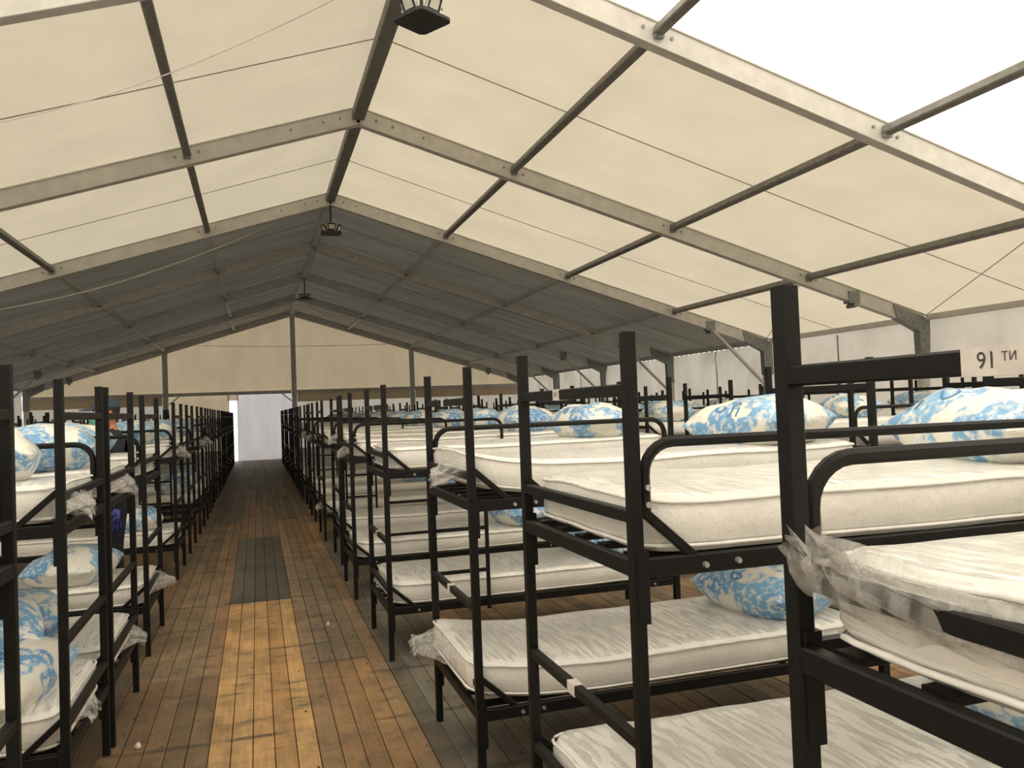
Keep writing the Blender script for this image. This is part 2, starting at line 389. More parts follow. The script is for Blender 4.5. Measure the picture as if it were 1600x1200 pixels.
for s in (-1, 1):
    ya, yb = YR[NR-2], YR[NR-1]
    for i in range(3):
        for a, b in ((ya, yb), (yb, ya)): cable((X0+s*PP[i], a, zr(PP[i])-.03), (X0+s*PP[i+1], b, zr(PP[i+1])-.03), .007)
def cord(pts, r):
    pts = [Vector(p) for p in pts]; out = []
    for i in range(len(pts)-1):
        p0, p1, p2, p3 = pts[max(i-1, 0)], pts[i], pts[i+1], pts[min(i+2, len(pts)-1)]
        for q in range(6):
            t = q/6; out.append(.5*((2*p1)+(p2-p0)*t+(2*p0-5*p1+4*p2-p3)*t*t+(3*p1-p0-3*p2+p3)*t**3))
    link('loose_cord', MB().sweep(out+[pts[-1]], r, 5).mesh('loose_cord', True), 'white_cord', ceil)
cord([(-5.6, 14.3, 3.0), (-3.7, 14.3, 3.29), (-2.22, 14.3, 3.66), (-.64, 14.3, 4.26), (.6, 14.3, 4.85), (1.0, 14.2, 5.02)], .009)
cord([(-5.5, 6.5, 3.03), (-3.4, 6.55, 3.2), (-1.68, 6.6, 3.66), (-.55, 6.6, 4.11), (.67, 6.6, 4.80), (1.0, 6.4, 5.02)], .0045)

# far gable
YE = YR[-1]
gab = struct('wall_back')
def sheet(name, quad, m, parent, nx=10, nz=6, wave=.02, seed=1, axis=1, scallop=False):
    """cloth between four corners (bl, br, tr, tl) with soft folds"""
    bl, br, tr, tl = [Vector(q) for q in quad]; vs = []; fs = []
    for j in range(nz+1):
        for i in range(nx+1):
            u, v = i/nx, j/nz; p = bl.lerp(br, u).lerp(tl.lerp(tr, u), v)
            e = math.sin(math.pi*v)**.4 if 0 < v < 1 else (.0 if v >= 1 else .6)
            p[axis] += wave*e*(noise.noise(Vector((p.x*1.3+p.y*1.3, p.z*.55, seed)))*1.6+.5*noise.noise(Vector((p.x*4+p.y*4, p.z*1.4, seed+5))))
            if scallop and j == nz and i % 3 == 1: p.z -= .040
            vs.append(p)
    for j in range(nz):
        for i in range(nx):
            a = j*(nx+1)+i; fs.append((a, a+1, a+nx+2, a+nx+1))
    return link(name, mesh_from(name, vs, fs, True), m, parent)
ZB = 2.38
xs = [X0-EAVE-.14, X0-PP[2], X0, X0+PP[2], X0+EAVE+.14]
for a, b in zip(xs, xs[1:]):
    sheet('gable_panel', [(a, YE+.07, ZB), (b, YE+.07, ZB), (b, YE+.07, zr(b-X0)+LIFT), (a, YE+.07, zr(a-X0)+LIFT)], 'pvc_gable', gab, 14, 8, .015, a)
for x in xs[1:-1]:
    link('gable_pole', MB().bar((x, YE-.02, 0), (x, YE-.02, zr(x-X0)), .17, .10, (0, 1, 0), .06).mesh('gable_pole'), 'alu', gab)
link('pole_wrap', MB().bar((xs[1], YE-.025, 1.5), (xs[1], YE-.025, 1.85), .19, .12, (0, 1, 0), .06).mesh('pole_wrap'), 'teal', gab)
for a, b in zip(xs, xs[1:]):
    link('gable_beam', MB().bar((a+.09, YE, ZB-.04), (b-.09, YE, ZB-.04), .07, .12, (0, 0, 1), .08).mesh('gable_beam'), 'alu', gab)
    if b <= xs[1]+.1 or a >= xs[2]-.1: sheet('valance', [(a+.1, YE-.06, ZB-.40), (b-.1, YE-.06, ZB-.40), (b-.1, YE-.05, ZB-.09), (a+.1, YE-.05, ZB-.09)], 'pvc_gable', gab, 20, 3, .02, b)
for x, s in ((X0-.1, -1), (xs[1]+.1, 1)):
    link('corner_brace', MB().bar((x, YE, ZB-.36), (x+s*.34, YE, ZB-.08), .04, .04, (0, 1, 0), .1).mesh('corner_brace'), 'alu', gab)
for a, b, m in ((xs[0], xs[1], 'pvc_wall'), (xs[1], -.90, 'pvc_gable'), (-.66, X0, 'pvc_door'), (X0, xs[3], 'pvc_wall'), (xs[3], xs[4], 'pvc_wall')):
    sheet('wall_panel' if m != 'pvc_door' else 'door_sheet', [(a, YE+.09, .0), (b, YE+.09, .0), (b, YE+.08, ZB-.05), (a, YE+.08, ZB-.05)], m, gab, 22, 8, .05, b*3)
sheet('header_strip', [(-.95, YE+.1, 2.09), (-.6, YE+.1, 2.09), (-.6, YE+.09, ZB-.04), (-.95, YE+.09, ZB-.04)], 'pvc_gable', gab, 4, 3, .01, 4)
cable((X0-PP[2]+1.2, YE-.02, 4.0), (X0+PP[2]-.6, YE-.02, 3.98), .008, 'cord', .05).parent = gab
for name, s in (('wall_left', -1), ('wall_right', 1)):
    wl = struct(name); ex = X0+s*(EAVE+.10)
    for k in range(NR-1):
        ya, yb = YR[k], YR[k+1]; ym = (ya+yb)/2
        for a, b in ((ya, ym), (ym, yb)):
            sheet('wall_panel', [(ex, a, 0), (ex, b, 0), (ex, b, zr(EAVE)+.03), (ex, a, zr(EAVE)+.03)], 'pvc_wall', wl, 26, 14, .13, 40+s, 0, k > I0+1)
        if s > 0 and k >= I0-1:
            link('lace_strip', MB().bar((ex-.02, ym, 0), (ex-.02, ym, zr(EAVE)-.03), .035, .008, (1, 0, 0), .1).mesh('lace_strip'), 'cord', wl)
fw = struct('wall_front')
sheet('wall_panel', [(X0-EAVE, YR[0], 0), (X0, YR[0], 0), (X0, YR[0], ZR), (X0-EAVE, YR[0], zr(EAVE))], 'pvc_wall', fw, 14, 8, .05, 3)
sheet('wall_panel', [(X0, YR[0], 0), (X0+EAVE, YR[0], 0), (X0+EAVE, YR[0], zr(EAVE)), (X0, YR[0], ZR)], 'pvc_wall', fw, 14, 8, .05, 8)

# ------------------------------------------------------------------ hanging floodlight clusters
def flood_cluster(y, z, rz, label):
    r = link('floodlight_cluster', None, None, None, (X0, y, z), (0, 0, rz)); tag(r, label, 'lamp', 'floodlights under the ridge')
    pl = MB(); n = 24; rr = .05; h = .165
    pts = []
    for cx, cy, a0 in ((h-rr, h-rr, 0), (-h+rr, h-rr, 90), (-h+rr, -h+rr, 180), (h-rr, -h+rr, 270)):
        for q in range(6): a = math.radians(a0+q*18); pts.append((cx+rr*math.cos(a), cy+rr*math.sin(a)))
    vs = [(x, q, 0) for x, q in pts]+[(x, q, .025) for x, q in pts]
    pl.add(vs, [(i, (i+1) % n, n+(i+1) % n, n+i) for i in range(n)]+[tuple(range(n-1, -1, -1)), tuple(range(n, 2*n))])
    link('base_plate', pl.mesh('base_plate'), 'black', r)
    link('drop_rod', MB().cyl((0, 0, .02), (0, 0, ZR-z-.05), .014, 8).mesh('drop_rod'), 'black', r)
    for q in range(4):
        a = q*math.pi/2; e = Matrix.Rotation(a, 4, 'Z') @ Matrix.Translation((.135, 0, .10)) @ Matrix.Rotation(math.radians(24), 4, 'Y') @ Matrix.Scale(.72, 4)
        hb = MB().box((-.035, -.085, -.07), (.0, .085, .07)); hb.box((0, -.085, -.07), (.018, -.068, .07)); hb.box((0, .068, -.07), (.018, .085, .07)); hb.box((0, -.068, -.07), (.018, .068, -.055)); hb.box((0, -.068, .055), (.018, .068, .07))
        for i in range(5): hb.box((-.05, -.07+i*.033, -.06), (-.035, -.062+i*.033, .06))
        hb.v = [e @ v for v in hb.v]; fl = link('flood_head', hb.mesh('flood_head'), 'black', r)
        g = MB().box((.002, -.066, -.053), (.008, .066, .053)); g.v = [e @ v for v in g.v]; link('lens', g.mesh('lens'), 'lamp_glass', fl)
        b = MB().box((-.012, -.10, -.10), (.012, -.088, .02)); b.box((-.012, .088, -.10), (.012, .10, .02)); b.box((-.012, -.10, -.105), (.012, .10, -.095))
        b.v = [e @ v for v in b.v]; link('yoke', b.mesh('yoke'), 'bolt', fl)
flood_cluster(6.07, 4.44, math.radians(33), 'black floodlight cluster hanging nearest the camera at the top edge')
flood_cluster(14.08, 4.53, math.radians(-90), 'black floodlight cluster hanging where the dark roof begins')
flood_cluster(22.08, 4.50, math.radians(45), 'small far floodlight cluster hanging nearest the end wall')

# ------------------------------------------------------------------ bunk beds
L, W = 1.93, .80
DZ = .82
T = .031
ME = {}
def cached(key, fn):
    if key not in ME: ME[key] = fn()
    return ME[key]
POSTX = (0, L); POSTY = (0, W)
def post_me(ix, iy, lv):
    x, y = POSTX[ix], POSTY[iy]; z0, z1 = (0, .80) if lv == 0 else (.80, 1.665)
    mb = MB().box((x-T/2, y-T/2, z0), (x+T/2, y+T/2, z1), .1)
    for q in range(2):                                  # bolt holes on the aisle side
        z = (.52 if lv == 0 else 1.34)-q*.055
        mb.cyl((x-T/2-.0006, y, z), (x-T/2+.001, y, z), .005, 6)
    return mb.mesh('post')
def sleeve_me(ix, iy, lv):
    x, y = POSTX[ix], POSTY[iy]; zb = lv*DZ; dx = .009 if ix == 0 else -.009; dy = .004 if iy == 0 else -.004
    return MB().box((x-T/2+dx, y-T/2+dy*0-.003, zb+.17), (x+T/2+dx, y+T/2+.003, zb+.335), .06).mesh('leg_sleeve')
def end_bar_me(ix, z, wd, ht): return MB().bar((POSTX[ix], T/2, z), (POSTX[ix], W-T/2, z), wd, ht, (0, 0, 1), .12).mesh('end_bar')
def side_rail_me(iy, z): return MB().bar((T/2, POSTY[iy], z), (L-T/2, POSTY[iy], z), .026, .045, (0, 0, 1), .1).mesh('side_rail')
def brace_me(ix, iy, zb):
    s = 1 if ix == 0 else -1; x = POSTX[ix]; y = POSTY[iy]
    return MB().bar((x+s*.012, y, zb+.435), (x+s*.175, y, zb+.29), .022, .022, (0, 1, 0), .1).mesh('corner_brace')
def bolt_me(ix, iy, zb, q):
    mb = MB(); s = 1 if ix == 0 else -1; x = POSTX[ix]; dy = -1 if iy == 0 else 1; y = POSTY[iy]+dy*.013
    px, pz = ((x+s*.172, zb+.292), (x+s*.26, zb+.295))[q]
    return MB().cyl((px, y, pz), (px, y+dy*.010, pz), .0085, 8, .0065).mesh('bolt')
def slat_me(k, z): 
    y = W*(k+.5)/5; return MB().bar((T/2, y, z), (L-T/2, y, z), .05, .014, (0, 0, 1), .1).mesh('slat')
def guard_me(iy, ix):
    s = 1 if ix == 0 else -1; x = POSTX[ix]; y = POSTY[iy]; pts = []
    xa, xb, zt, R = x+s*.029, x+s*1.27, 1.405, .075
    pts = [(xa, y, 1.235), (xa, y, zt-R)]
    for q in range(1, 7):
        a = q/6*math.pi/2; pts.append((xa+s*R*(1-math.cos(a)), y, zt-R+R*math.sin(a)))
    for q in range(0, 7):
        a = q/6*math.pi/2; pts.append((xb-s*R*(1-math.sin(a)), y, zt-R+R*math.cos(a)))
    pts.append((xb, y, 1.10))
    return MB().sweep(pts, .0135, 8, .0125).mesh('guard_rail', False)
def guard_bolt(iy, ix, z):
    s = 1 if ix == 0 else -1; x = POSTX[ix]+s*.030; dy = -1 if iy == 0 else 1; y = POSTY[iy]+dy*.011
    return MB().cyl((x, y, z), (x, y+dy*.008, z), .0075, 8).mesh('bolt')
def ladder_rail(iy, ix, x): 
    s = 1 if ix == 0 else -1; y = POSTY[iy]+(-.03 if iy == 0 else .03)
    return MB().bar((POSTX[ix]+s*x, y, .26), (POSTX[ix]+s*x, y, 1.13), .022, .022, (0, 1, 0), .12).mesh('ladder_rail')
def rung(iy, ix, z):
    s = 1 if ix == 0 else -1; y = POSTY[iy]+(-.03 if iy == 0 else .03)
    return MB().bar((POSTX[ix]+s*.26, y, z), (POSTX[ix]+s*.61, y, z), .02, .022, (0, 0, 1), .12).mesh('rung')
def tape_me(ix, z, y0, y1):
    x = POSTX[ix]; return MB().box((x-.0138, y0, z-.0160), (x+.0138, y1, z+.0160)).mesh('tape_label')

def bed(loc, rz, lod, label, group, guard=None, ladder=None, tapes=(), lean=(0, 0)):
    r = link('bunk_bed', None, None, None, loc, (lean[0], lean[1], rz)); tag(r, label, 'bunk bed', group)
    def P(name, key, fn, m='steel', par=r): return link(name, cached(key, fn), m, par)
    for ix in (0, 1):
        for iy in (0, 1):
            if lod == 2:
                P('post', ('pl', ix, iy), lambda: MB().box((POSTX[ix]-T/2, POSTY[iy]-T/2, 0), (POSTX[ix]+T/2, POSTY[iy]+T/2, 1.665)).mesh('post')); continue
            for lv in (0, 1):
                p = P('post', ('p', ix, iy, lv), lambda: post_me(ix, iy, lv))
                if lod == 0: P('leg_sleeve', ('s', ix, iy, lv), lambda: sleeve_me(ix, iy, lv), 'steel', p)
                if lod == 0 or ix == 0: 
                    b = P('corner_brace', ('b', ix, iy, lv), lambda: brace_me(ix, iy, lv*DZ))
                    for q in range(2 if lod == 0 else 0): P('bolt', ('bo', ix, iy, lv, q), lambda: bolt_me(ix, iy, lv*DZ, q), 'bolt', b)
        for lv in (0, 1):
            zb = lv*DZ
            if lod == 2:
                def ef():
                    mb = MB()
                    for z, a, c in ((zb+.71, .026, .03), (zb+.415, .026, .03), (zb+.295, .026, .04)): mb.bar((POSTX[ix], T/2, z), (POSTX[ix], W-T/2, z), a, c)
                    return mb.mesh('end_frame')
                P('end_frame', ('ef', ix, lv), ef)
            else:
                P('top_bar', ('tb', ix, lv), lambda: end_bar_me(ix, zb+.71, .026, .030))
                P('foot_bar', ('fb', ix, lv), lambda: end_bar_me(ix, zb+.415, .026, .030))
                P('end_rail', ('er', ix, lv), lambda: end_bar_me(ix, zb+.295, .026, .040))
    for lv in (0, 1):
        zb = lv*DZ
        if lod == 2:
            def dk():
                mb = MB()
                for iy in (0, 1): mb.bar((T/2, POSTY[iy], zb+.295), (L-T/2, POSTY[iy], zb+.295), .03, .055)
                for k in range(5): mb.bar((T/2, W*(k+.5)/5, zb+.31), (L-T/2, W*(k+.5)/5, zb+.31), .05, .014)
                return mb.mesh('deck')
            P('deck', ('dk', lv), dk); continue
        for iy in (0, 1): P('side_rail', ('sr', iy, lv), lambda: side_rail_me(iy, zb+.295))
        if lod == 0:
            for k in range(5): P('slat', ('sl', k, lv), lambda: slat_me(k, zb+.312))
    if guard is not None:
        g = P('guard_rail', ('g', guard), lambda: guard_me(guard, 0))
        for z in ((1.262, 1.302) if lod == 0 else ()): P('bolt', ('gb', guard, z), lambda: guard_bolt(guard, 0, z), 'bolt', g)
    if ladder is not None:
        for x in (.26, .61): P('ladder_rail', ('lr', ladder, x), lambda: ladder_rail(ladder, 0, x))
        for z in (.50, .76, 1.0): P('rung', ('ru', ladder, z), lambda: rung(ladder, 0, z))
    for (lv, y0, y1, txt) in tapes:
        z = lv*DZ+.71
        t = P('tape_label', ('tp', lv, y0, y1), lambda: tape_me(0, z, y0, y1), 'tape')
        for body, size, ty, tz in txt:
            me = text_mesh(body, size)
            for v in me.vertices: v.co = Vector((-.0143, ty-v.co.x, z+tz+v.co.y))
            link('lettering', me, 'ink', t)
    return r

# ------------------------------------------------------------------ mattresses and pillows
ML, MW, MT = 1.87, .76, .135
def rounded_box(nx, ny, nz, lx, ly, lz, r, rz):
    bm = bmesh.new(); bmesh.ops.create_cube(bm, size=1)
    bm.free(); vs = []; fs = []; idx = {}
    def vid(i, j, k):
        if (i, j, k) not in idx: idx[(i, j, k)] = len(vs); vs.append(Vector(((i/nx-.5)*lx, (j/ny-.5)*ly, (k/nz-.5)*lz)))
        return idx[(i, j, k)]
    for i in range(nx):
        for j in range(ny):
            fs.append((vid(i, j, nz), vid(i+1, j, nz), vid(i+1, j+1, nz), vid(i, j+1, nz))); fs.append((vid(i, j, 0), vid(i, j+1, 0), vid(i+1, j+1, 0), vid(i+1, j, 0)))
    for i in range(nx):
        for k in range(nz):
            fs.append((vid(i, 0, k), vid(i+1, 0, k), vid(i+1, 0, k+1), vid(i, 0, k+1))); fs.append((vid(i, ny, k), vid(i, ny, k+1), vid(i+1, ny, k+1), vid(i+1, ny, k)))
    for j in range(ny):
        for k in range(nz):
            fs.append((vid(0, j, k), vid(0, j, k+1), vid(0, j+1, k+1), vid(0, j+1, k))); fs.append((vid(nx, j, k), vid(nx, j+1, k), vid(nx, j+1, k+1), vid(nx, j, k+1)))
    for v in vs:
        c = Vector((max(-lx/2+r, min(lx/2-r, v.x)), max(-ly/2+r, min(ly/2-r, v.y)), v.z)); d = v-c
        if d.length > 1e-6:
            m = max(abs(d.x), abs(d.y)); v.x, v.y = (c+d.normalized()*m)[:2]
        e = (abs(v.z)-(lz/2-rz))/rz                      # round the top and bottom edges
        if e > 0:
            q = 1-math.sqrt(max(0, 1-e*e)); v.x -= math.copysign(1, v.x)*q*rz*.6*(abs(v.x) > lx/2-r*.98); v.y -= math.copysign(1, v.y)*q*rz*.6*(abs(v.y) > ly/2-r*.98)
    return vs, fs
def shape_fn(kind, seed):
    def f(x, y, z):                                      # x along the bed from the foot, z from the deck
        nz = noise.noise(Vector((x*2.2, y*2.6, seed)))*.010+noise.noise(Vector((x*7+y*4, y*9-x*3, seed+9)))*.004
        z2 = z+nz*(.4+.6*z/MT)-.008*math.sin(math.pi*x/ML)
        if z > MT*.7: z2 += .010*(1-(2*y/MW)**2)
        if kind == 'over':                               # foot end lies over the foot bar
            e = max(0, 1-x/.62); z2 += .105*e*e*(3-2*e)
        if kind == 'curl':
            e = max(0, 1-x/.45); z2 += .05*e*e
        y2 = y+.006*noise.noise(Vector((x*3, 2, seed)))
        return x, y2, z2
    return f
def mattress_mesh(kind, seed, hi):
    vs, fs = rounded_box(44 if hi else 16, 16 if hi else 6, 4 if hi else 3, ML, MW, MT, .07, .03)
    f = shape_fn(kind, seed); vs = [Vector(f(v.x+ML/2, v.y, v.z+MT/2)) for v in vs]
    return mesh_from('mattress', vs, fs, True)
def piping_mesh(kind, seed, top):
    f = shape_fn(kind, seed); mb = MB(); r = .075; pts = []
    for cx, cy, a0 in ((ML-r, MW/2-r, 0), (r, MW/2-r, 90), (r, -MW/2+r, 180), (ML-r, -MW/2+r, 270)):
        for q in range(5):
            a = math.radians(a0+q*22.5); pts.append((cx+(r+.001)*math.cos(a), cy+(r+.001)*math.sin(a)))
    dense = []
    for (x, y), (x2, y2) in zip(pts, pts[1:]+pts[:1]):
        n = max(1, int(math.hypot(x2-x, y2-y)/.06))
        for q in range(n): dense.append((x+(x2-x)*q/n, y+(y2-y)*q/n))
    dense.append(dense[0]); z = MT-.014 if top else .016
    mb.sweep([f(x, y, z) for x, y in dense], .0055, 5); return mb.mesh('piping', True)
def flap_mesh(seed, ln, wd, yo, kind):
    """loose gathered end of the plastic bag sticking out past the mattress end"""
    r = random.Random(seed); f = shape_fn(kind, seed); nu, nv = 16, 40; vs = []; fs = []
    dr = -.085 if seed == 11 else r.uniform(.02, .07); ph = r.uniform(0, 6); npl = r.choice((7, 9, 11))
    z0 = f(0, 0, 0)[2]
    for i in range(nu+1):
        u = i/nu
        for j in range(nv+1):
            a = j/nv*2*math.pi; sx = .06-u*(ln+.06)
            e = min(1, u*1.15)
            hw = (MW/2-.012)*(1-e)**.8+wd*(.45+.55*max(0, u-.6)/.4)*e; hh = (MT/2+.004)*(1-e)+.022*e
            pl = math.sin(npl*a+ph+2.5*u)*.014*u+math.sin(5*a-3*u+ph)*.012*u
            y = yo*e+(hw+pl)*math.cos(a); z = MT/2-dr*u*u+(hh+pl*1.1)*math.sin(a)
            k = .014*u
            q = Vector((u*3.5, math.cos(a)*3, seed+math.sin(a)*2))
            vs.append((sx+noise.noise(q)*k, y+noise.noise(q+Vector((9, 0, 0)))*k*1.6, z+z0+noise.noise(q+Vector((0, 9, 0)))*k*1.6))
    for i in range(nu):
        for j in range(nv):
            a = i*(nv+1)+j; fs.append((a, a+1, a+nv+2, a+nv+1))
    return mesh_from('plastic_flap', vs, fs, True)
DK = .322
def mattress(bedo, lv, label, kind='flat', seed=1, hi=False, flap=None, dx=.03, head_aisle=False, group='plastic-wrapped mattresses on the bunks'):
    o = link('mattress', cached(('m', kind, seed, hi), lambda: mattress_mesh(kind, seed, hi)), 'mattress')
    o.matrix_world = bedm(bedo) @ Matrix.Translation((dx, W/2, lv*DZ+DK))
    tag(o, label, 'mattress', group)
    if hi:
        link('piping', cached(('pi', kind, seed, 1), lambda: piping_mesh(kind, seed, True)), 'piping', o)
        link('piping', cached(('pi', kind, seed, 0), lambda: piping_mesh(kind, seed, False)), 'piping', o)
    if flap: link('plastic_flap', cached(('f', kind, flap), lambda: flap_mesh(*flap, kind)), 'film', o)
    return o
def bedm(b): return Matrix.Translation(b.location) @ b.rotation_euler.to_matrix().to_4x4()
PLX, PLY, PT = .325, .24, .116
def pillow_surf(u, v, seed, top=True):
    t = max(0, 1-abs(u)**2.7)**.62*max(0, 1-abs(v)**2.7)**.62
    x = PLX*u*(1-.07*v*v); y = PLY*v*(1-.09*u*u)
    n = noise.noise(Vector((u*1.8, v*1.8, seed)))*.028+noise.noise(Vector((u*4.5, v*4.5, seed+3)))*.010
    z = PT+(PT*1.05+n)*t if top else PT-(PT*.95)*min(1, t*1.5)
    return Vector((x, y, z))
def pillow_mesh(seed, n=22):
    vs = []; fs = []; idx = {}
    def vid(i, j, s):
        e = i in (0, n) or j in (0, n); key = (i, j, 0 if e else s)
        if key not in idx:
            u = math.sin((i/n-.5)*math.pi); v = math.sin((j/n-.5)*math.pi); idx[key] = len(vs); vs.append(pillow_surf(u, v, seed, s > 0))
        return idx[key]
    for i in range(n):
        for j in range(n):
            fs.append((vid(i, j, 1), vid(i+1, j, 1), vid(i+1, j+1, 1), vid(i, j+1, 1))); fs.append((vid(i, j, -1), vid(i, j+1, -1), vid(i+1, j+1, -1), vid(i+1, j, -1)))
    return mesh_from('pillow', vs, fs, True)
def pillow_letters(o, seed, items):
    for body, size, u0, v0, rot in items:
        me = text_mesh(body, size); bm = bmesh.new(); bm.from_mesh(me)
        bmesh.ops.subdivide_edges(bm, edges=[e for e in bm.edges if e.calc_length() > .02], cuts=2, use_grid_fill=False); bmesh.ops.triangulate(bm, faces=bm.faces); bm.to_mesh(me); bm.free()
        c, s = math.cos(rot), math.sin(rot)
        for v in me.vertices:
            x, y = v.co.x, v.co.y; x, y = c*x-s*y, s*x+c*y
            if v0 > .7: y *= .45
            p = pillow_surf(max(-.97, min(.97, u0+x/PLX)), max(-.97, min(.97, v0+y/PLY)), seed); v.co = p+Vector((0, 0, .003))
        link('printed_letter', me, 'print_blue', o)
def pillow(m, label, seed=1, lo=False, letters=(), group='blue printed pillows on the bunks'):
    o = link('pillow', cached(('pw', seed, lo), lambda: pillow_mesh(seed, 12 if lo else 24)), 'pillow')
    o.matrix_world = m; tag(o, label, 'pillow', group); pillow_letters(o, seed, letters); return o
def on_bed(b, lv, x, y, yaw, tilt=(0, 0), dz=0):
    return bedm(b) @ Matrix.Translation((x, y, lv*DZ+DK+MT-.012+dz)) @ Matrix.Rotation(yaw, 4, 'Z') @ Matrix.Rotation(tilt[0], 4, 'X') @ Matrix.Rotation(tilt[1], 4, 'Y')

ORD = ['first', 'second', 'third', 'fourth', 'fifth', 'sixth', 'seventh', 'eighth', 'ninth', 'tenth', 'eleventh', 'twelfth', 'thirteenth', 'fourteenth', 'fifteenth', 'sixteenth', 'seventeenth', 'eighteenth', 'nineteenth']
H2 = math.pi/2; PI = math.pi
# right-hand row along the aisle: feet to the aisle, heads away from it
right = [(.762, .255), (.826, 1.755), (.803, 3.175), (.735, 5.02), (.722, 6.77), (.770, 8.38), (.735, 10.05), (.742, 11.90), (.765, 13.55), (.745, 15.28), (.75, 16.95), (.74, 18.65), (.755, 20.35), (.745, 22.0), (.75, 23.7), (.74, 25.4), (.75, 27.1)]
G1 = 'bunk beds along the right of the aisle'
for i, (x, y) in enumerate(right):
    lod = 0 if i < 6 else 1
    lab = ['black steel bunk bed with the 91 label, nearest the camera', 'black steel bunk bed behind the 91 bunk, guard rail on its near side'][i] if i < 2 else f'black steel bunk bed, {ORD[i]} along the right side of the aisle'
    tapes = {0: [(1, .386, .470, [('91', .026, .436, 0), ('\u0422\u0418', .014, .408, .003)])],
             1: [(1, .435, .485, [('X\u0418', .022, .462, 0)]), (0, .40, .455, [])], 2: [(1, .40, .445, []), (0, .41, .455, [])], 3: [(0, .40, .45, []), (1, .36, .40, [])]}.get(i, [(1, .38, .42, [])] if i in (4, 5, 7, 9) else [])
    b = bed((x, y, 0), 0, lod, lab, G1, guard={0: 1, 1: 0, 2: 1, 4: 0, 5: 1, 7: 0, 8: 1, 10: 0, 12: 0, 14: 1}.get(i), ladder=0 if i in (3, 4, 6, 9) else None, tapes=tapes,
            lean=(0, RND.uniform(-.003, .003)))
    hi = i < 6
    w = ORD[i]
    for lv in (1, 0):
        nm = 'upper' if lv else 'lower'
        kind = 'curl' if (i, lv) in ((2, 0), (2, 1), (5, 1)) else 'flat'
        fl = {(0, 1): (11, .07, .05, .30), (2, 1): (12, .13, .06, -.26), (2, 0): (13, .12, .06, .26), (3, 0): (18, .03, .12, .2), (4, 1): (15, .10, .05, .1), (5, 1): (16, .12, .05, -.2), (6, 0): (17, .10, .05, .1), (7, 1): (15, .10, .05, .1), (8, 1): (16, .12, .05, -.2)}.get((i, lv))
        dx = {(0, 1): .018, (2, 0): -.03, (2, 1): .0}.get((i, lv), .03)
        extra = {(0, 1): 'wrapped mattress with loose plastic on the upper deck of the 91 bunk', (0, 0): 'wrapped mattress on the lower deck of the 91 bunk'}.get((i, lv), f'wrapped white mattress on the {nm} deck of the {w} bunk right of the aisle')
        mattress(b, lv, extra, kind, (i*2+lv) % 5 + 1 if hi else (i+lv) % 3+1, hi, fl, dx)
        if (i == 0 and lv == 1): continue
        if i > 9 and lv == 0: continue
        yaw = H2+RND.uniform(-.25, .25); px = RND.uniform(1.52, 1.64); py = W/2+RND.uniform(-.05, .05)
        let = ()
        if (i, lv) == (2, 1): yaw, px, py = H2+.30, 1.56, .36; let = [('\u0412', .10, -.10, .74, PI+.2), ('\u041e', .10, .18, .84, PI), ('\u041b', .10, -.12, .90, PI)]
        if (i, lv) == (1, 1): yaw, px, py = H2-.12, 1.52, .40; let = [('\u041b', .12, .52, .80, PI), ('\u041e', .09, .12, .60, PI)]
        if (i, lv) == (2, 0): yaw, px, py = H2+.2, 1.58, .42; let = [('\u041e', .11, -.05, .82, PI), ('\u0412', .10, .3, .5, PI)]
        if (i, lv) == (3, 1): yaw, px, py = H2+.1, 1.50, .36; let = [('\u0412', .12, .0, .82, PI), ('I', .12, .4, .82, PI)]
        pillow(on_bed(b, lv, px, py, yaw, (RND.uniform(-.03, .03), RND.uniform(-.04, .04))), f'blue printed pillow on the {nm} deck of the {w} bunk right of the aisle', (i+lv*2) % 4+1, i > 6, let)
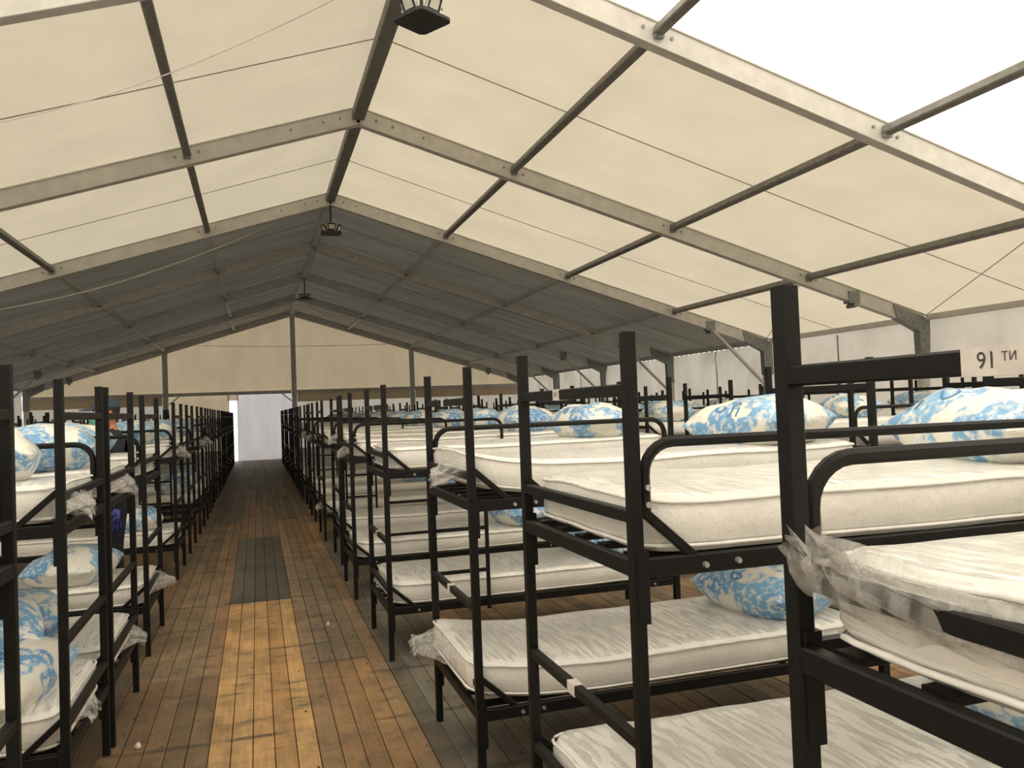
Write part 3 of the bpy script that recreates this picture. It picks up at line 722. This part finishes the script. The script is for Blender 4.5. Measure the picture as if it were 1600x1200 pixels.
# a second pillow beside the head of the lower 91 bunk
# left-hand row: heads to the aisle (bed turned round, local y runs toward the camera)
left = [(-.640, 2.52), (-.690, 4.155), (-.682, 5.05), (-.705, 6.585), (-.757, 9.19), (-.755, 10.75), (-.75, 12.35), (-.745, 13.20), (-.75, 14.85), (-.76, 16.5), (-.75, 18.2), (-.745, 19.9), (-.755, 21.6), (-.75, 23.3), (-.75, 25.0), (-.75, 26.7), (-.75, 28.3)]
G2 = 'bunk beds along the left of the aisle'
for i, (x, y) in enumerate(left):
    lod = 0 if i < 5 else 1
    lab = f'black steel bunk bed, {ORD[i]} along the left side of the aisle'
    b = bed((x, y, 0), math.pi, lod, lab, G2, guard={0: 0, 1: 0, 3: 1, 4: 1, 5: 0, 7: 0, 9: 1, 11: 0}.get(i), ladder=0 if i in (5, 8) else None, lean=(0, RND.uniform(-.003, .003)))
    hi = i < 5; w = ORD[i]
    for lv in (1, 0):
        if lv == 0 and i in (5, 6): continue
        nm = 'upper' if lv else 'lower'
        fl = {(1, 1): (21, .10, .06, .26), (2, 1): (22, .08, .06, -.1), (2, 0): (23, .09, .05, -.25), (1, 0): (24, .05, .10, .0), (3, 0): (25, .13, .04, -.2), (4, 1): (26, .13, .05, .15), (7, 1): (26, .13, .05, .15), (6, 1): (22, .08, .06, -.1)}.get((i, lv))
        mattress(b, lv, f'wrapped white mattress on the {nm} deck of the {w} bunk left of the aisle', 'flat', (i*2+lv) % 5+1 if hi else (i+lv) % 3+1, hi, fl, .02)
        if i > 9 and lv == 0: continue
        if (i, lv) == (1, 0): continue
        yaw = H2+RND.uniform(-.25, .25); px = RND.uniform(.36, .5); py = W/2+RND.uniform(-.05, .05)
        if (i, lv) == (2, 1): px, py, yaw = .34, .40, H2+.15
        pillow(on_bed(b, lv, px, py, yaw, (RND.uniform(-.03, .03), RND.uniform(-.04, .04))), f'blue printed pillow on the {nm} deck of the {w} bunk left of the aisle', (i+lv*2) % 4+1, i > 6)
    if i == 1:
        pillow(on_bed(b, 0, .33, .52, H2-.2, (-.12, .05)), 'pillow with a blue spiral print at the aisle end of the lower left bunk', 2, False, [('@', .11, .30, .25, H2), ('\u0422', .12, .55, -.45, H2)])
        pillow(on_bed(b, 0, .44, .20, H2+.3, (.1, .15), .11), 'shiny bagged pillow piled second on the lower left bunk', 3)
        pillow(on_bed(b, 0, .90, .30, H2+.1, (.25, -.1), .05), 'pillow with blue letters at the back of the lower left pile', 4, False, [('\u041b\u0410', .11, .40, .0, H2)])
        pillow(on_bed(b, 1, .95, .40, H2-.3, (.0, -.05), .0), 'extra printed pillow lying second on the upper left bunk', 1)
    if i == 0:
        pillow(on_bed(b, 1, .30, .30, H2-.5, (.1, .1), .02), 'printed pillow leaning at the left picture edge on an upper bunk', 3)
# rows further out
def far_row(xf, ys, rz, wording, group, pil, lodf):
    for i, y in enumerate(ys):
        b = bed((xf+RND.uniform(-.04, .04), y+RND.uniform(-.05, .05), 0), rz, lodf(i), f'black steel bunk bed, {ORD[i]} in {wording}', group, guard=[1, 0, None][i % 3] if i < 8 else None)
        mattress(b, 1, f'wrapped mattress on the upper deck of the {ORD[i]} bunk in {wording}', 'flat', i % 3+1, False)
        if i < pil: mattress(b, 0, f'wrapped mattress on the lower deck of the {ORD[i]} bunk in {wording}', 'flat', (i+1) % 3+1, False)
        pillow(on_bed(b, 1, 1.55 if i % 3 else .45, W/2, H2+RND.uniform(-.3, .3)), f'printed pillow on the upper deck of the {ORD[i]} bunk in {wording}', i % 4+1, i > 3)
far_row(3.92, [3.12, 4.74, 6.27, 7.90, 9.55, 11.2, 12.85, 14.5, 16.15, 17.8, 19.5, 21.2, 22.9, 24.6, 26.3], 0, 'the middle row right', 'bunk beds of the middle row right', 6, lambda i: 1 if i < 5 else 2)
far_row(6.95, [5.3, 6.95, 8.6, 10.25, 11.9, 13.55, 15.2, 16.85, 18.5, 20.15, 21.8, 23.5, 25.2, 26.9], 0, 'the right wall row', 'bunk beds by the right wall', 3, lambda i: 1 if i < 3 else 2)
far_row(-3.65, [13.5, 15.1, 16.7, 18.3, 19.9, 21.5, 23.1, 24.7, 26.3, 28.0], math.pi, 'the left wall row', 'bunk beds by the left wall', 0, lambda i: 2)

# ------------------------------------------------------------------ person in the gap between two left bunks
def skin_mesh(name, verts, edges, levels=2):
    me = bpy.data.meshes.new(name); me.from_pydata([v[:3] for v in verts], edges, []); o = bpy.data.objects.new(name, me); COL.objects.link(o)
    o.modifiers.new('s', 'SKIN'); sv = me.skin_vertices[0].data
    for i, v in enumerate(verts): sv[i].radius = (v[3], v[4] if len(v) > 4 else v[3]); sv[i].use_root = i == 0
    sb = o.modifiers.new('u', 'SUBSURF'); sb.levels = levels; sb.render_levels = levels
    dg = bpy.context.evaluated_depsgraph_get(); r = bpy.data.meshes.new_from_object(o.evaluated_get(dg)); bpy.data.objects.remove(o)
    for p in r.polygons: p.use_smooth = True
    return r
def person(loc, rz):
    # local +x is where the person faces
    V = [(0, 0, .92, .125, .16), (-.01, 0, 1.08, .115, .15), (0, 0, 1.24, .125, .18), (.0, 0, 1.36, .10, .16), (.01, 0, 1.43, .055), (.03, 0, 1.49, .055), (.045, 0, 1.545, .085, .075), (.05, 0, 1.61, .09, .078), (.045, 0, 1.665, .06, .055)]
    Ed = [(i, i+1) for i in range(8)]
    for s in (-1, 1):
        o = len(V); V += [(0, s*.17, 1.36, .06), (-.02, s*.235, 1.12, .05), (-.01, s*.25, .90, .04), (.0, s*.25, .80, .032)]
        Ed += [(3, o), (o, o+1), (o+1, o+2), (o+2, o+3)]
        o = len(V); V += [(0, s*.095, .84, .10), (.02, s*.10, .50, .072), (-.01, s*.105, .10, .05), (.0, s*.105, .045, .045), (.13, s*.115, .035, .035)]
        Ed += [(0, o), (o, o+1), (o+1, o+2), (o+2, o+3), (o+3, o+4)]
    me = skin_mesh('person', V, Ed)
    me.materials.append(M['navy']); me.materials.append(M['skin'])
    for p in me.polygons: p.material_index = 1 if p.center.z > 1.445 and abs(p.center.y) < .15 else 0
    o = link('person', me, None, None, loc, (0, 0, rz)); tag(o, 'person in navy work clothes, cap, green mask and blue gloves among left bunks', 'person')
    cp = MB(); n, mm = 20, 7; vs = []; fs = []
    for j in range(mm+1):
        a = j/mm*math.pi/2
        for i in range(n): t = 2*math.pi*i/n; vs.append((.042+.108*math.cos(a)*math.cos(t), .094*math.cos(a)*math.sin(t), 1.622+.082*math.sin(a)))
    for j in range(mm):
        for i in range(n): fs.append((j*n+i, j*n+(i+1) % n, (j+1)*n+(i+1) % n, (j+1)*n+i))
    cp.add(vs, fs); cap = link('cap', cp.mesh('cap', True), 'cap', o)
    br = MB(); vs = []
    for z in (0, .006):
        for i in range(11): t = (i/10-.5)*2.2; vs.append((.05+.10*math.cos(t), .092*math.sin(t), 1.622+z))
        for i in range(11): t = (i/10-.5)*2.2; vs.append((.08+.165*math.cos(t), .088*math.sin(t), 1.600+z))
    fs = []
    for i in range(10): fs += [(i, i+1, 12+i, 11+i), (22+i, 33+i, 34+i, 23+i), (11+i, 12+i, 34+i, 33+i), (i, 22+i, 23+i, i+1)]
    br.add(vs, fs); link('brim', br.mesh('brim'), 'cap', cap)
    mk = MB(); vs = []; fs = []; n = 8
    for j in range(6):
        for i in range(n+1):
            t = (i/n-.5)*2.3; q = j/5; rr = .098+.022*math.sin(math.pi*q)*math.cos(t); vs.append((.045+rr*math.cos(t)*1.08, .088*math.sin(t), 1.485+.085*q))
    for j in range(5):
        for i in range(n): a = j*(n+1)+i; fs.append((a, a+1, a+n+2, a+n+1))
    mk.add(vs, fs); link('face_mask', mk.mesh('face_mask', True), 'mask', o)
    hr = MB(); vs = []; fs = []
    for j in range(5):
        for i in range(13):
            t = math.pi*.5+i/12*math.pi; q = j/4; vs.append((.035+.098*math.cos(t)*(1-.12*q), .088*math.sin(t)*(1-.08*q), 1.635-.09*q))
    for j in range(4):
        for i in range(12): a = j*13+i; fs.append((a, a+1, a+14, a+13))
    hr.add(vs, fs); link('hair', hr.mesh('hair', True), 'hair', o)
    for s in (-1, 1):
        ey = MB()
        for k in range(1): ey.cyl((.132, s*.033, 1.605), (.142, s*.033, 1.605), .011, 8)
        link('eye', ey.mesh('eye'), 'hair', o)
        link('ear', MB().cyl((.03, s*.078, 1.575), (.035, s*.098, 1.578), .026, 10, .02).mesh('ear', True), 'skin', o)
        hx, hy = .0, s*.25
        hv = [(hx, hy, .83, .036, .034), (hx+.012, hy, .775, .040, .024), (hx+.02, hy, .725, .042, .020)]; he = [(0, 1), (1, 2)]
        for q, (fx, ln) in enumerate(((-.030, .060), (-.009, .078), (.012, .082), (.032, .074))):
            b = len(hv); hv += [(hx+.018+fx, hy, .715, .0105), (hx+.022+fx*1.15, hy-s*.006, .715-ln*.55, .0095), (hx+.02+fx*1.2, hy-s*.018, .715-ln, .008)]
            he += [(2, b), (b, b+1), (b+1, b+2)]
        b = len(hv); hv += [(hx+.055, hy-s*.012, .765, .012), (hx+.078, hy-s*.02, .725, .010), (hx+.080, hy-s*.026, .695, .008)]; he += [(1, b), (b, b+1), (b+1, b+2)]
        link('glove', skin_mesh('glove', hv, he, 1), 'glove', o)
        sh = MB(); 
        link('shoe', skin_mesh('shoe', [(-.03, s*.105, .045, .05, .045), (.06, s*.11, .042, .046, .042), (.16, s*.118, .034, .04, .032)], [(0, 1), (1, 2)], 1), 'black', o)
    return o
person((-1.13, 7.42, 0), math.pi+.25)
